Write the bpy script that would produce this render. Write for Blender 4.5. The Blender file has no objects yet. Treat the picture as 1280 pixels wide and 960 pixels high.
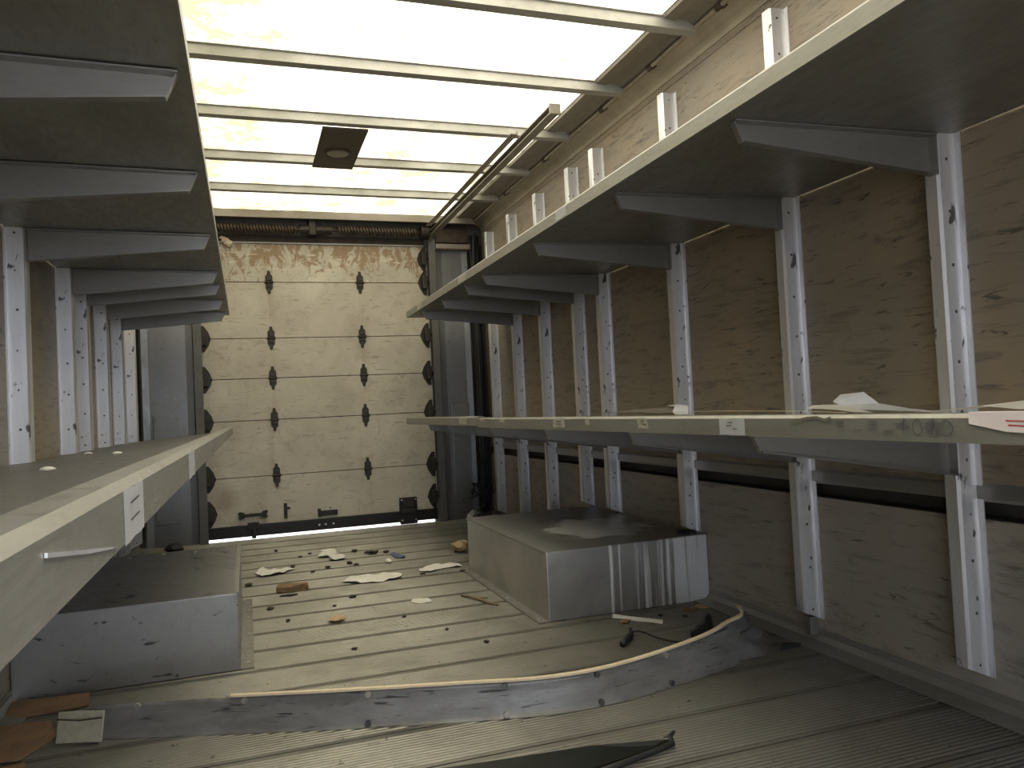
import bpy, bmesh, math, random
from mathutils import Vector, Matrix, noise
random.seed(7)
SC = bpy.context.scene
COL = SC.collection

# ------------------------------------------------------------------ camera
cam_d = bpy.data.cameras.new('camera')
cam = bpy.data.objects.new('camera', cam_d)
COL.objects.link(cam)
cam_d.sensor_width = 36.0
cam_d.lens = 972.5 / 1280 * 36.0
cam_d.clip_start = 0.02
YAW, PITCH, ROLL = .3303, .0293, .0491
fw = Vector((math.sin(YAW) * math.cos(PITCH), math.cos(YAW) * math.cos(PITCH), math.sin(PITCH)))
rt = Vector((math.cos(YAW), -math.sin(YAW), 0))
dn = fw.cross(rt)
r2 = math.cos(ROLL) * rt + math.sin(ROLL) * dn
d2 = -math.sin(ROLL) * rt + math.cos(ROLL) * dn
cam.matrix_world = Matrix(((r2.x, -d2.x, -fw.x, 0), (r2.y, -d2.y, -fw.y, 0), (r2.z, -d2.z, -fw.z, .75), (0, 0, 0, 1)))
SC.camera = cam

# ------------------------------------------------------------------ sky, sun, exposure
w = bpy.data.worlds.new('sky')
SC.world = w
w.use_nodes = True
wn = w.node_tree.nodes['Background']
wn.inputs['Color'].default_value = (.82, .88, 1.0, 1)
wn.inputs['Strength'].default_value = 2.5
sun_d = bpy.data.lights.new('sun', 'SUN')
sun_d.energy = 9.0
sun_d.angle = math.radians(1.0)
sun_d.color = (1.0, .95, .88)
sun = bpy.data.objects.new('sun', sun_d)
COL.objects.link(sun)
sun.location = (0, 0, 6)
sun.rotation_euler = (math.radians(24), math.radians(-20), 0)
SC.view_settings.view_transform = 'Standard'
SC.view_settings.look = 'None'
SC.view_settings.gamma = 1
SC.view_settings.use_curve_mapping = False
SC.view_settings.exposure = 0.22
SC.cycles.diffuse_bounces = 6
SC.cycles.glossy_bounces = 5
SC.cycles.max_bounces = 12
SC.cycles.sample_clamp_indirect = 6
SC.cycles.use_denoising = True

# ------------------------------------------------------------------ materials
def nmat(name):
    m = bpy.data.materials.new(name)
    m.use_nodes = True
    nt = m.node_tree
    return m, nt, nt.nodes['Principled BSDF']

def coords(nt, scale=(1, 1, 1), loc=(0, 0, 0), kind='Object'):
    tc = nt.nodes.new('ShaderNodeTexCoord')
    mp = nt.nodes.new('ShaderNodeMapping')
    mp.inputs['Scale'].default_value = scale
    mp.inputs['Location'].default_value = loc
    nt.links.new(tc.outputs[kind], mp.inputs['Vector'])
    return mp.outputs['Vector']

def nz(nt, vec, scale, detail=4, rough=.6, dist=0):
    n = nt.nodes.new('ShaderNodeTexNoise')
    n.inputs['Scale'].default_value = scale
    n.inputs['Detail'].default_value = detail
    n.inputs['Roughness'].default_value = rough
    n.inputs['Distortion'].default_value = dist
    nt.links.new(vec, n.inputs['Vector'])
    return n.outputs['Fac']

def ramp(nt, fac, *stops):
    r = nt.nodes.new('ShaderNodeValToRGB')
    el = r.color_ramp.elements
    while len(el) < len(stops):
        el.new(.5)
    for e, (p, c) in zip(el, stops):
        e.position = p
        e.color = (c if len(c) == 4 else (*c, 1)) if hasattr(c, '__len__') else (c, c, c, 1)
    nt.links.new(fac, r.inputs['Fac'])
    return r.outputs['Color']

def mix(nt, fac, a, b, mode='MIX'):
    m = nt.nodes.new('ShaderNodeMix')
    m.data_type = 'RGBA'
    m.blend_type = mode
    for v, i in ((fac, 0), (a, 6), (b, 7)):
        if isinstance(v, bpy.types.NodeSocket):
            nt.links.new(v, m.inputs[i])
        elif i == 0:
            m.inputs[0].default_value = v
        else:
            m.inputs[i].default_value = (*v, 1)
    return m.outputs[2]

def math_(nt, op, a, b=None, c=None):
    m = nt.nodes.new('ShaderNodeMath')
    m.operation = op
    for i, v in enumerate((a, b, c)):
        if v is None:
            continue
        if isinstance(v, bpy.types.NodeSocket):
            nt.links.new(v, m.inputs[i])
        else:
            m.inputs[i].default_value = v
    return m.outputs[0]

def smooth(nt, v, lo, hi):
    m = nt.nodes.new('ShaderNodeMapRange')
    m.interpolation_type = 'SMOOTHSTEP'
    m.inputs[1].default_value = lo
    m.inputs[2].default_value = hi
    nt.links.new(v, m.inputs[0])
    return m.outputs[0]

def bump(nt, bsdf, h, strength=.2, dist=.002):
    b = nt.nodes.new('ShaderNodeBump')
    b.inputs['Strength'].default_value = strength
    b.inputs['Distance'].default_value = dist
    nt.links.new(h, b.inputs['Height'])
    nt.links.new(b.outputs['Normal'], bsdf.inputs['Normal'])

def metal(name, base, dark, rough=.42, metallic=.85, streak=(1, 1, 1), amount=.55, scuff=None):
    m, nt, p = nmat(name)
    v = coords(nt, streak)
    f1 = nz(nt, v, 3.2, 6, .65, .3)
    f2 = nz(nt, coords(nt, (streak[0] * 3, streak[1] * 3, streak[2] * 3), (3, 1, 2)), 14, 5, .7)
    c = mix(nt, ramp(nt, f1, (.35, 0), (.72, amount)), base, dark)
    c = mix(nt, ramp(nt, f2, (.56, 0), (.70, .35)), c, dark)
    if scuff:
        f3 = nz(nt, coords(nt, scuff, (5, 2, 9)), 10, 3, .6, .4)
        c = mix(nt, ramp(nt, f3, (.635, 0), (.68, .85)), c, (.03, .028, .03))
    nt.links.new(c, p.inputs['Base Color'])
    p.inputs['Metallic'].default_value = metallic
    r = ramp(nt, f2, (.3, rough - .08), (.7, rough + .18))
    nt.links.new(r, p.inputs['Roughness'])
    bump(nt, p, f2, .12, .001)
    return m

def plain(name, c, rough=.7, metallic=0, var=.35, scale=30):
    m, nt, p = nmat(name)
    f = nz(nt, coords(nt), scale, 4, .6)
    col = mix(nt, ramp(nt, f, (.35, 0), (.75, 1)), c, tuple(x * (1 - var) for x in c))
    nt.links.new(col, p.inputs['Base Color'])
    p.inputs['Roughness'].default_value = rough
    p.inputs['Metallic'].default_value = metallic
    return m

def plywood(name, base, warm, dark, seed):
    # board face with long horizontal scuffs, runs along Y
    m, nt, p = nmat(name)
    big = nz(nt, coords(nt, (1, 1, 1), (seed, 0, 0)), 1.7, 4, .6)
    c = mix(nt, ramp(nt, big, (.38, 0), (.66, 1)), base, warm)
    sc = nz(nt, coords(nt, (1, 1.1, 9), (seed, 3, 1)), 5.5, 6, .68, .35)
    c = mix(nt, ramp(nt, sc, (.52, 0), (.64, .7)), c, dark)
    sc2 = nz(nt, coords(nt, (1, 2.2, 14), (seed, 8, 4)), 4, 5, .7, .6)
    c = mix(nt, ramp(nt, sc2, (.60, 0), (.66, .8)), c, tuple(x * .45 for x in dark))
    pale = nz(nt, coords(nt, (1, 3, 1.0), (seed, 1, 7)), 3, 3, .5)
    c = mix(nt, ramp(nt, pale, (.62, 0), (.78, .3)), c, (.42, .36, .26))
    blot = nz(nt, coords(nt, (1, 1, 1.6), (seed, 5, 2)), 9, 3, .55)
    c = mix(nt, ramp(nt, blot, (.66, 0), (.74, .55)), c, dark)
    nt.links.new(c, p.inputs['Base Color'])
    p.inputs['Roughness'].default_value = .48
    fine = nz(nt, coords(nt, (1, 3, 40)), 20, 3, .6)
    bump(nt, p, fine, .12, .001)
    return m

M = {}
M['shelf'] = metal('shelf_aluminium', (.33, .32, .29), (.21, .20, .17), .42, .75, (2.0, .6, 2), .7)
M['lip'] = metal('shelf_lip_aluminium', (.36, .35, .315), (.24, .235, .20), .42, .6, (1, .8, 5), .7)
M['bracket'] = metal('bracket_aluminium', (.34, .335, .32), (.24, .235, .22), .38, .8, (.7, 1, 2), .5)
M['post'] = metal('upright_aluminium', (.80, .80, .82), (.46, .46, .48), .34, .65, (5, 5, .5), .5, (3, 3, 1.3))
M['box'] = metal('wheel_box_aluminium', (.34, .335, .32), (.22, .215, .205), .38, .8, (1, 1, 1), .6, (1.2, 1.2, 3.2))
M['bow'] = metal('roof_bow_steel', (.46, .45, .41), (.30, .29, .25), .45, .45, (.6, 1, 1), .6)
M['rear_metal'] = metal('rear_panel_metal', (.27, .27, .27), (.17, .17, .17), .33, .8, (1, 1, .5), .6)
M['rear_dark'] = metal('rear_frame_metal', (.16, .155, .14), (.09, .085, .075), .5, .6, (1, 1, .5), .6)
M['cove'] = metal('cove_metal', (.30, .27, .22), (.19, .165, .13), .5, .4, (1, .5, 1), .6)
M['conduit'] = plain('conduit_paint', (.36, .31, .24), .5, .2)
M['black'] = plain('black_rubber', (.018, .018, .018), .55)
M['black_steel'] = plain('black_steel', (.028, .027, .026), .45, .5)
M['hinge'] = plain('sooty_hinge_steel', (.055, .046, .036), .5, .6, .5, 60)
M['bolt'] = plain('bolt_steel', (.17, .17, .175), .45, .8)
M['screw'] = plain('screw_steel', (.62, .60, .54), .4, .7)
M['wall_low'] = plywood('lower_wall_board', (.37, .34, .285), (.41, .345, .26), (.23, .21, .17), 1.0)
M['wall_up'] = plywood('upper_wall_board', (.25, .215, .165), (.33, .255, .17), (.14, .12, .095), 5.0)
M['wall_top'] = plain('cove_wall_paint', (.46, .41, .31), .5, .1, .35, 6)
M['recess'] = plain('recess_dark', (.045, .042, .036), .6)
M['rust'] = plain('rusty_brown_steel', (.085, .058, .040), .6, .2, .6, 25)
M['cardboard'] = plain('torn_cardboard', (.27, .165, .09), .85, 0, .4, 14)
M['paper'] = plain('white_paper', (.78, .75, .68), .8, 0, .12, 20)
M['sticker'] = plain('sticker_paper', (.80, .80, .82), .6, 0, .08, 60)
M['sticker_worn'] = plain('worn_sticker_paper', (.78, .75, .66), .7, 0, .3, 160)
M['ink'] = plain('ink', (.06, .06, .08), .7, 0, .3)
M['marker'] = plain('faded_marker', (.13, .125, .125), .7, 0, .3)
M['wood'] = plain('splintered_wood', (.24, .15, .075), .8, 0, .5, 40)
M['wood_light'] = plain('light_wood', (.52, .36, .19), .8, 0, .35, 40)
M['stone'] = plain('tan_crumb', (.45, .34, .2), .9, 0, .4, 60)
M['crumb'] = plain('dark_crumb', (.055, .042, .03), .9, 0, .5, 60)
M['blue'] = plain('blue_plastic', (.13, .16, .3), .4)
M['tape'] = plain('old_tape', (.42, .40, .30), .4, 0, .3, 50)
M['tan_edge'] = plain('tan_edging', (.70, .58, .40), .6, 0, .15, 40)
M['lens'] = plain('lamp_lens', (.30, .27, .21), .4, 0, .08)
M['lamp_plate'] = plain('lamp_plate_brown', (.085, .064, .042), .55, .2, .2)
M['concrete'] = plain('concrete_ground', (.55, .53, .50), .9)

def strip_mat():
    m, nt, p = nmat('grey_strip')
    a = nz(nt, coords(nt, (1, 1, 3)), 7, 6, .65, .4)
    c = mix(nt, ramp(nt, a, (.35, 0), (.7, 1)), (.42, .42, .42), (.25, .245, .235))
    b = nz(nt, coords(nt, (1.3, 1, 12), (2, 2, 2)), 7, 3, .6, .5)
    c = mix(nt, ramp(nt, b, (.62, 0), (.67, .8)), c, (.05, .05, .05))
    nt.links.new(c, p.inputs['Base Color'])
    p.inputs['Roughness'].default_value = .42
    p.inputs['Metallic'].default_value = .35
    bump(nt, p, nz(nt, coords(nt, (1, 1, 1.6)), 14, 5, .6, .6), .5, .005)
    return m
M['strip'] = strip_mat()

def floor_mat():
    m, nt, p = nmat('ridged_floor_aluminium')
    a = nz(nt, coords(nt, (1, 1, 1), kind='Object'), 2.4, 6, .65, .3)
    c = mix(nt, ramp(nt, a, (.35, 0), (.7, 1)), (.335, .318, .272), (.195, .183, .15))
    b = nz(nt, coords(nt, (1.2, 3, 1), (3, 2, 1)), 12, 5, .7)
    c = mix(nt, ramp(nt, b, (.58, 0), (.72, .55)), c, (.15, .13, .10))
    d = nz(nt, coords(nt, (1, 1, 1), (7, 2, 1)), 45, 2, .5)
    c = mix(nt, ramp(nt, d, (.70, 0), (.73, .8)), c, (.05, .04, .03))
    # scuffed dusty patches near the right wall
    tc = nt.nodes.new('ShaderNodeTexCoord')
    sx = nt.nodes.new('ShaderNodeSeparateXYZ')
    nt.links.new(tc.outputs['Object'], sx.inputs[0])
    near = smooth(nt, sx.outputs[0], 1.15, 1.45)
    e = nz(nt, coords(nt, (1, 1, 1), (1, 9, 1)), 9, 4, .6, .5)
    k = math_(nt, 'MULTIPLY', near, ramp(nt, e, (.45, 0), (.6, .75)))
    c = mix(nt, k, c, (.30, .285, .26))
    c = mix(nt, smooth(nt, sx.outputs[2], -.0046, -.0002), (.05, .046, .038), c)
    nt.links.new(c, p.inputs['Base Color'])
    p.inputs['Metallic'].default_value = .65
    nt.links.new(ramp(nt, b, (.3, .34), (.7, .55)), p.inputs['Roughness'])
    return m
M['floor'] = floor_mat()
M['floor_gap'] = plain('seam_dirt', (.03, .026, .02), .9)

def door_mat(top):
    m, nt, p = nmat('door_board_peeling' if top else 'door_board')
    a = nz(nt, coords(nt, (1, 1, 1)), 3.0, 5, .6, .3)
    c = mix(nt, ramp(nt, a, (.35, 0), (.7, 1)), (.58, .535, .435), (.42, .375, .295))
    b = nz(nt, coords(nt, (2.5, 1, 14), (1, 2, 3)), 5, 4, .65, .7)
    c = mix(nt, ramp(nt, b, (.60, 0), (.66, .6)), c, (.25, .20, .13))
    b = nz(nt, coords(nt, (1, 1, 1.3), (5, 2, 3)), 11, 5, .7, .8)
    c = mix(nt, ramp(nt, b, (.54, 0), (.66, .45)), c, (.30, .255, .18))
    tc = nt.nodes.new('ShaderNodeTexCoord')
    sx = nt.nodes.new('ShaderNodeSeparateXYZ')
    nt.links.new(tc.outputs['Object'], sx.inputs[0])
    # smoke-coloured streaks running under the hinges
    for hx in (.169, .749):
        d = math_(nt, 'ABSOLUTE', math_(nt, 'SUBTRACT', sx.outputs[0], hx))
        k = math_(nt, 'SUBTRACT', 1.0, smooth(nt, d, .0, .07))
        n = nz(nt, coords(nt, (3, 1, .8), (hx, 0, 0)), 7, 3, .5)
        c = mix(nt, math_(nt, 'MULTIPLY', k, ramp(nt, n, (.42, 0), (.62, .38))), c, (.30, .21, .13))
    # round scorch stain at the lower left
    dx = math_(nt, 'SUBTRACT', sx.outputs[0], -.15)
    dz = math_(nt, 'SUBTRACT', sx.outputs[2], .24)
    rr = math_(nt, 'SQRT', math_(nt, 'ADD', math_(nt, 'MULTIPLY', dx, dx), math_(nt, 'MULTIPLY', dz, dz)))
    k = math_(nt, 'MULTIPLY', math_(nt, 'SUBTRACT', 1.0, smooth(nt, rr, .0, .14)), .6)
    c = mix(nt, k, c, (.26, .18, .12))
    if top:
        e = nz(nt, coords(nt, (1.6, 1, 1.0), (3, 2, 3)), 8, 7, .75, 1.3)
        zf = smooth(nt, sx.outputs[2], 1.63, 1.86)
        e2 = math_(nt, 'ADD', e, math_(nt, 'MULTIPLY', zf, .10))
        c = mix(nt, ramp(nt, e2, (.56, 0), (.61, .85)), c, (.27, .17, .085))
        f = nz(nt, coords(nt, (1, 1, 7), (9, 2, 1)), 6, 4, .7, 1.0)
        c = mix(nt, ramp(nt, f, (.60, 0), (.64, .6)), c, (.72, .67, .54))
        bump(nt, p, e, .5, .004)
    nt.links.new(c, p.inputs['Base Color'])
    p.inputs['Roughness'].default_value = .6
    return m
M['door'] = door_mat(False)
M['door_top'] = door_mat(True)

def right_box_mat():
    m, nt, p = nmat('wheel_box_with_spilt_paint')
    a = nz(nt, coords(nt), 3, 5, .6, .3)
    c = mix(nt, ramp(nt, a, (.35, 0), (.7, 1)), (.46, .455, .43), (.30, .29, .27))
    s = nz(nt, coords(nt, (1, 1, 6), (2, 1, 1)), 9, 4, .65)
    c = mix(nt, ramp(nt, s, (.60, 0), (.72, .4)), c, (.20, .19, .17))
    tc = nt.nodes.new('ShaderNodeTexCoord')
    sx = nt.nodes.new('ShaderNodeSeparateXYZ')
    nt.links.new(tc.outputs['Object'], sx.inputs[0])
    x, y, z = sx.outputs
    # runs of white paint down the front
    n = nz(nt, coords(nt, (30, 0, .6), (3, 0, 0)), 1.0, 5, .7, .25)
    n2 = math_(nt, 'ADD', n, math_(nt, 'MULTIPLY', smooth(nt, x, 1.33, 1.56), .16))
    runs = ramp(nt, n2, (.51, 0), (.60, .8))
    runs = math_(nt, 'MULTIPLY', runs, smooth(nt, x, 1.19, 1.205))
    runs = math_(nt, 'MULTIPLY', runs, math_(nt, 'SUBTRACT', 1.0, smooth(nt, y, 2.535, 2.545)))
    # puddle on top
    dx = math_(nt, 'DIVIDE', math_(nt, 'SUBTRACT', x, 1.33), .23)
    dy = math_(nt, 'DIVIDE', math_(nt, 'SUBTRACT', y, 2.93), .27)
    rr = math_(nt, 'SQRT', math_(nt, 'ADD', math_(nt, 'MULTIPLY', dx, dx), math_(nt, 'MULTIPLY', dy, dy)))
    pn = nz(nt, coords(nt, (1, 1, 1), (2, 4, 1)), 6, 8, .75, .2)
    rr = math_(nt, 'ADD', rr, math_(nt, 'MULTIPLY', math_(nt, 'SUBTRACT', pn, .5), 2.6))
    pud = math_(nt, 'SUBTRACT', 1.0, smooth(nt, rr, .72, .9))
    pud = math_(nt, 'MULTIPLY', pud, smooth(nt, z, .235, .239))
    pud = math_(nt, 'MULTIPLY', pud, .8)
    k = math_(nt, 'MAXIMUM', runs, pud)
    c = mix(nt, k, c, (.78, .78, .78))
    nt.links.new(c, p.inputs['Base Color'])
    met = math_(nt, 'MULTIPLY', math_(nt, 'SUBTRACT', 1.0, k), .75)
    nt.links.new(met, p.inputs['Metallic'])
    p.inputs['Roughness'].default_value = .4
    return m
M['box_right'] = right_box_mat()

def skylight_mat():
    m = bpy.data.materials.new('translucent_roof_fibreglass')
    m.use_nodes = True
    nt = m.node_tree
    nt.nodes.remove(nt.nodes['Principled BSDF'])
    out = nt.nodes['Material Output']
    tr = nt.nodes.new('ShaderNodeBsdfTranslucent')
    df = nt.nodes.new('ShaderNodeBsdfDiffuse')
    mx = nt.nodes.new('ShaderNodeMixShader')
    mx.inputs[0].default_value = .12
    a = nz(nt, coords(nt, (1, 1, 1)), 5.0, 9, .78, .15)
    tc = nt.nodes.new('ShaderNodeTexCoord')
    sx = nt.nodes.new('ShaderNodeSeparateXYZ')
    nt.links.new(tc.outputs['Object'], sx.inputs[0])
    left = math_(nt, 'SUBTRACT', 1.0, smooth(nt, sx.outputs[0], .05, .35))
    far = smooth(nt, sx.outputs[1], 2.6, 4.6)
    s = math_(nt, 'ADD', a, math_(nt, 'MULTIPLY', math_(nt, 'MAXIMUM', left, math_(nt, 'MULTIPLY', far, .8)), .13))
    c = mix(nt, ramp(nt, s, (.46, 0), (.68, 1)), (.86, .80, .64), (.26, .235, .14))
    nt.links.new(c, tr.inputs['Color'])
    nt.links.new(c, df.inputs['Color'])
    nt.links.new(tr.outputs[0], mx.inputs[1])
    nt.links.new(df.outputs[0], mx.inputs[2])
    nt.links.new(mx.outputs[0], out.inputs['Surface'])
    return m
M['skylight'] = skylight_mat()

# ------------------------------------------------------------------ mesh helpers
def link(name, me, mat, parent=None, loc=None):
    if mat is not None and not me.materials:
        me.materials.append(mat)
    o = bpy.data.objects.new(name, me)
    COL.objects.link(o)
    if parent is not None:
        o.parent = parent
    if loc is not None:
        o.location = loc
    return o

def bm_obj(name, bm, mat, parent=None, loc=None, smooth_=False):
    bmesh.ops.recalc_face_normals(bm, faces=bm.faces[:])
    me = bpy.data.meshes.new(name)
    bm.to_mesh(me)
    bm.free()
    if smooth_:
        for p in me.polygons:
            p.use_smooth = True
    return link(name, me, mat, parent, loc)

def add_box(bm, a, b, bev=0):
    cx = [(a[i] + b[i]) / 2 for i in range(3)]
    r = bmesh.ops.create_cube(bm, size=1, matrix=Matrix.Translation(cx) @ Matrix.Diagonal((b[0] - a[0], b[1] - a[1], b[2] - a[2], 1)))
    if bev:
        es = {e for v in r['verts'] for e in v.link_edges}
        bmesh.ops.bevel(bm, geom=list(es), offset=bev, segments=2, affect='EDGES', profile=.6)

def box(name, a, b, mat, parent=None, bev=0):
    bm = bmesh.new()
    add_box(bm, a, b, bev)
    return bm_obj(name, bm, mat, parent)

def add_prism(bm, poly, axis, lo, hi):
    # poly: closed 2D outline; axis: 0 -> (y,z), 1 -> (x,z), 2 -> (x,y)
    def P(u, v, t):
        return {0: (t, u, v), 1: (u, t, v), 2: (u, v, t)}[axis]
    A = [bm.verts.new(P(u, v, lo)) for u, v in poly]
    B = [bm.verts.new(P(u, v, hi)) for u, v in poly]
    n = len(poly)
    for i in range(n):
        bm.faces.new((A[i], A[(i + 1) % n], B[(i + 1) % n], B[i]))
    try:
        bm.faces.new(A[::-1]); bm.faces.new(B)
    except ValueError:
        pass

def ribbon(pts, t):
    out = []
    n = len(pts)
    nr = []
    for i in range(n - 1):
        d = Vector(pts[i + 1]) - Vector(pts[i])
        d.normalize()
        nr.append(Vector((-d.y, d.x)))
    off = []
    for i in range(n):
        if i == 0: k = nr[0]
        elif i == n - 1: k = nr[-1]
        else:
            k = nr[i - 1] + nr[i]
            k = k / max(k.length_squared / 2, .3)
        off.append((pts[i][0] + k.x * t, pts[i][1] + k.y * t))
    return list(pts) + off[::-1]

def add_cyl(bm, a, b, r, seg=12, r2=None):
    a, b = Vector(a), Vector(b)
    d = b - a
    q = d.to_track_quat('Z', 'Y').to_matrix().to_4x4()
    bmesh.ops.create_cone(bm, cap_ends=True, segments=seg, radius1=r, radius2=r if r2 is None else r2, depth=d.length,
                          matrix=Matrix.Translation((a + b) / 2) @ q)

def add_tube(bm, pts, r, seg=8):
    pts = [Vector(p) for p in pts]
    rings = []
    for i, p in enumerate(pts):
        d = (pts[min(i + 1, len(pts) - 1)] - pts[max(i - 1, 0)]).normalized()
        u = d.cross(Vector((0, 0, 1)))
        if u.length < .05: u = d.cross(Vector((1, 0, 0)))
        u.normalize(); v = d.cross(u)
        rr = r[i] if hasattr(r, '__len__') else r
        rings.append([bm.verts.new(p + (math.cos(k * 2 * math.pi / seg) * u + math.sin(k * 2 * math.pi / seg) * v) * rr) for k in range(seg)])
    for A, B in zip(rings, rings[1:]):
        for k in range(seg):
            bm.faces.new((A[k], A[(k + 1) % seg], B[(k + 1) % seg], B[k]))
    bm.faces.new(rings[0][::-1]); bm.faces.new(rings[-1])

def catmull(pts, n=6):
    pts = [Vector(p) for p in pts]
    P = [2 * pts[0] - pts[1]] + pts + [2 * pts[-1] - pts[-2]]
    out = []
    for i in range(1, len(P) - 2):
        for k in range(n):
            t = k / n
            a, b, c, d = P[i - 1], P[i], P[i + 1], P[i + 2]
            out.append(.5 * (2 * b + (c - a) * t + (2 * a - 5 * b + 4 * c - d) * t * t + (-a + 3 * b - 3 * c + d) * t ** 3))
    out.append(pts[-1])
    return out

def empty(name, loc=(0, 0, 0)):
    o = bpy.data.objects.new(name, None)
    o.empty_display_size = .05
    COL.objects.link(o)
    o.location = loc
    return o

def tag(o, label, cat, group=None, kind=None):
    o['label'] = label
    o['category'] = cat
    if group: o['group'] = group
    if kind: o['kind'] = kind
    return o

def structure(o):
    o['kind'] = 'structure'
    return o

# ------------------------------------------------------------------ dimensions (metres)
XR, XL = 1.605, -.645          # inner wall faces
YD = 5.215                     # rear door plane
Y0 = -.9                       # open front end of the cargo space
YP = [1.40, 1.96, 2.61, 3.256, 3.547, 4.01, 4.475, 4.946]   # upright positions
ZT = 1.963

# ------------------------------------------------------------------ ground outside
structure(box('ground', (-14, -14, -1.0), (14, 24, -.9), M['concrete']))

# ------------------------------------------------------------------ floor
fl = structure(box('floor', (XL - .03, Y0, -.06), (XR + .03, 5.205, -.012), M['floor_gap']))
def plank_mesh(wd=.209, L=XR - XL):
    # one ridged extrusion: a flat band at each edge and fine ridges between, running along X
    pr_ = [(0, -.0015), (.012, -.0015)]
    n = 13
    a0, a1 = .014, wd - .018
    st = (a1 - a0) / n
    for i in range(n):
        s = a0 + i * st
        pr_ += [(s, -.0036), (s + st * .18, -.0036), (s + st * .42, 0), (s + st * .76, 0), (s + st * .98, -.0036)]
    pr_ += [(a1, -.0036), (a1 + .001, -.0015), (wd - .002, -.0015), (wd - .002, -.012)]
    bm = bmesh.new()
    A = [bm.verts.new((XL, y, z)) for y, z in pr_]
    B = [bm.verts.new((XR, y, z)) for y, z in pr_]
    for i in range(len(pr_) - 1):
        bm.faces.new((A[i], B[i], B[i + 1], A[i + 1]))
    a = bm.verts.new((XL, 0, -.012)); b = bm.verts.new((XR, 0, -.012))
    bm.faces.new((a, b, B[0], A[0]))
    return bm
k = 0
y = 2.694 - .2094 * 17
while y < 5.19:
    bm = plank_mesh(min(.2094 - .003, 5.203 - y))
    bmesh.ops.translate(bm, verts=bm.verts[:], vec=(0, y, 0))
    bm_obj('plank', bm, M['floor'], fl)
    y += .2094
    k += 1

# angle trims along the foot of the walls, with rivets
for sx_, x0 in ((1, XR), (-1, XL)):
    bm = bmesh.new()
    add_prism(bm, ribbon([(x0 - sx_ * .072, .001), (x0 - sx_ * .015, .006), (x0 - sx_ * .002, .022), (x0 - sx_ * .001, .040)], .003 * sx_), 1, Y0, 5.18)
    b = structure(bm_obj('baseboard_right' if sx_ > 0 else 'baseboard_left', bm, M['lip']))

# ------------------------------------------------------------------ side walls
def side_wall(side):
    s = 1 if side == 'right' else -1
    x = XR if s > 0 else XL
    root = structure(box('wall_' + side, tuple(min(a, b) for a, b in zip((x + s * .045, Y0, -.06), (x + s * .075, 5.30, 2.10))),
                         tuple(max(a, b) for a, b in zip((x + s * .045, Y0, -.06), (x + s * .075, 5.30, 2.10))), M['recess']))
    def panel(nm, z0, z1, mat, y0, y1, d=.0):
        a = (min(x + s * d, x + s * (d + .012)), y0, z0)
        b = (max(x + s * d, x + s * (d + .012)), y1, z1)
        return box(nm, a, b, mat, root, .0015)
    panel('lower_board', 0, .437, M['wall_low'], Y0, 5.2)
    panel('upper_board', .512, ZT, M['wall_up'], Y0, 5.2)
    panel('top_board', ZT + .003, 1.992, M['wall_up'], Y0, 5.2, .002)
    # recessed rub rail channel
    bm = bmesh.new()
    poly = [(x, .437), (x + s * .004, .434), (x + s * .034, .440), (x + s * .034, .486), (x + s * .012, .500), (x + s * .003, .504), (x, .512)]
    add_prism(bm, ribbon(poly, .003 * s), 1, Y0, 5.2)
    bm_obj('rub_rail_channel', bm, M['recess'], root)
    bm = bmesh.new()
    add_prism(bm, ribbon([(x - s * .001, .478), (x - s * .004, .486), (x - s * .004, .512), (x - s * .001, .520)], -.003 * s), 1, Y0, 5.2)
    bm_obj('rub_rail_edge', bm, M['bracket'], root)
    # cove between wall and roof
    bm = bmesh.new()
    cv = [(x, 1.992), (x - s * .004, 2.008), (x - s * .018, 2.024), (x - s * .04, 2.036), (x - s * .06, 2.042)]
    add_prism(bm, ribbon(cv, -.004 * s), 1, Y0, 5.2)
    bm_obj('cove_panel', bm, M['wall_top'], root)
    return root
wall_r = side_wall('right')
wall_l = side_wall('left')

# ------------------------------------------------------------------ ceiling
RX0, RX1 = -.51, 1.40
cl = structure(empty('ceiling', (0, 0, 0)))
bm = bmesh.new()
v = [bm.verts.new(p) for p in ((RX0 - .02, Y0, 2.067), (RX1 + .02, Y0, 2.067), (RX1 + .02, 5.14, 2.067), (RX0 - .02, 5.14, 2.067))]
bm.faces.new(v)
bm_obj('skylight_sheet', bm, M['skylight'], cl)
for s, x in ((1, RX1), (-1, RX0)):
    xe = XR if s > 0 else XL
    bm = bmesh.new()
    add_prism(bm, ribbon([(x, 2.064), (x + s * .004, 2.054), (x + s * .045, 2.050), (x + s * .05, 2.058), (x + s * .10, 2.056), (x + s * .11, 2.046), (xe - s * .05, 2.044)], .004 * s), 1, Y0, 5.2)
    bm_obj('roof_edge_trim', bm, M['cove'], cl)
    box('roof_side_strip', (min(x - s * .005, xe + s * .07), Y0, 2.070), (max(x - s * .005, xe + s * .07), 5.3, 2.095), M['rear_dark'], cl)
box('roof_rear_strip', (RX0 - .03, 5.12, 2.0701), (RX1 + .03, 5.3, 2.0949), M['rear_dark'], cl)
BY = [-.45, .10, .655, 1.21, 1.765, 2.322, 2.867, 3.424, 3.99, 4.536]
for y in BY:
    bm = bmesh.new()
    add_prism(bm, ribbon([(y + .030, 2.062), (y + .018, 2.060), (y + .018, 2.026), (y - .020, 2.026), (y - .020, 2.060), (y - .032, 2.062)], .0025), 0, -.64, 1.53)
    bo = bm_obj('roof_bow', bm, M['bow'], cl)
bm = bmesh.new()
add_prism(bm, ribbon([(5.150, 2.064), (5.118, 2.062), (5.118, 2.022), (5.085, 2.020), (5.082, 2.064)], .003), 0, -.64, 1.53)
bm_obj('rear_header_bow', bm, M['cove'], cl)

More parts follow.
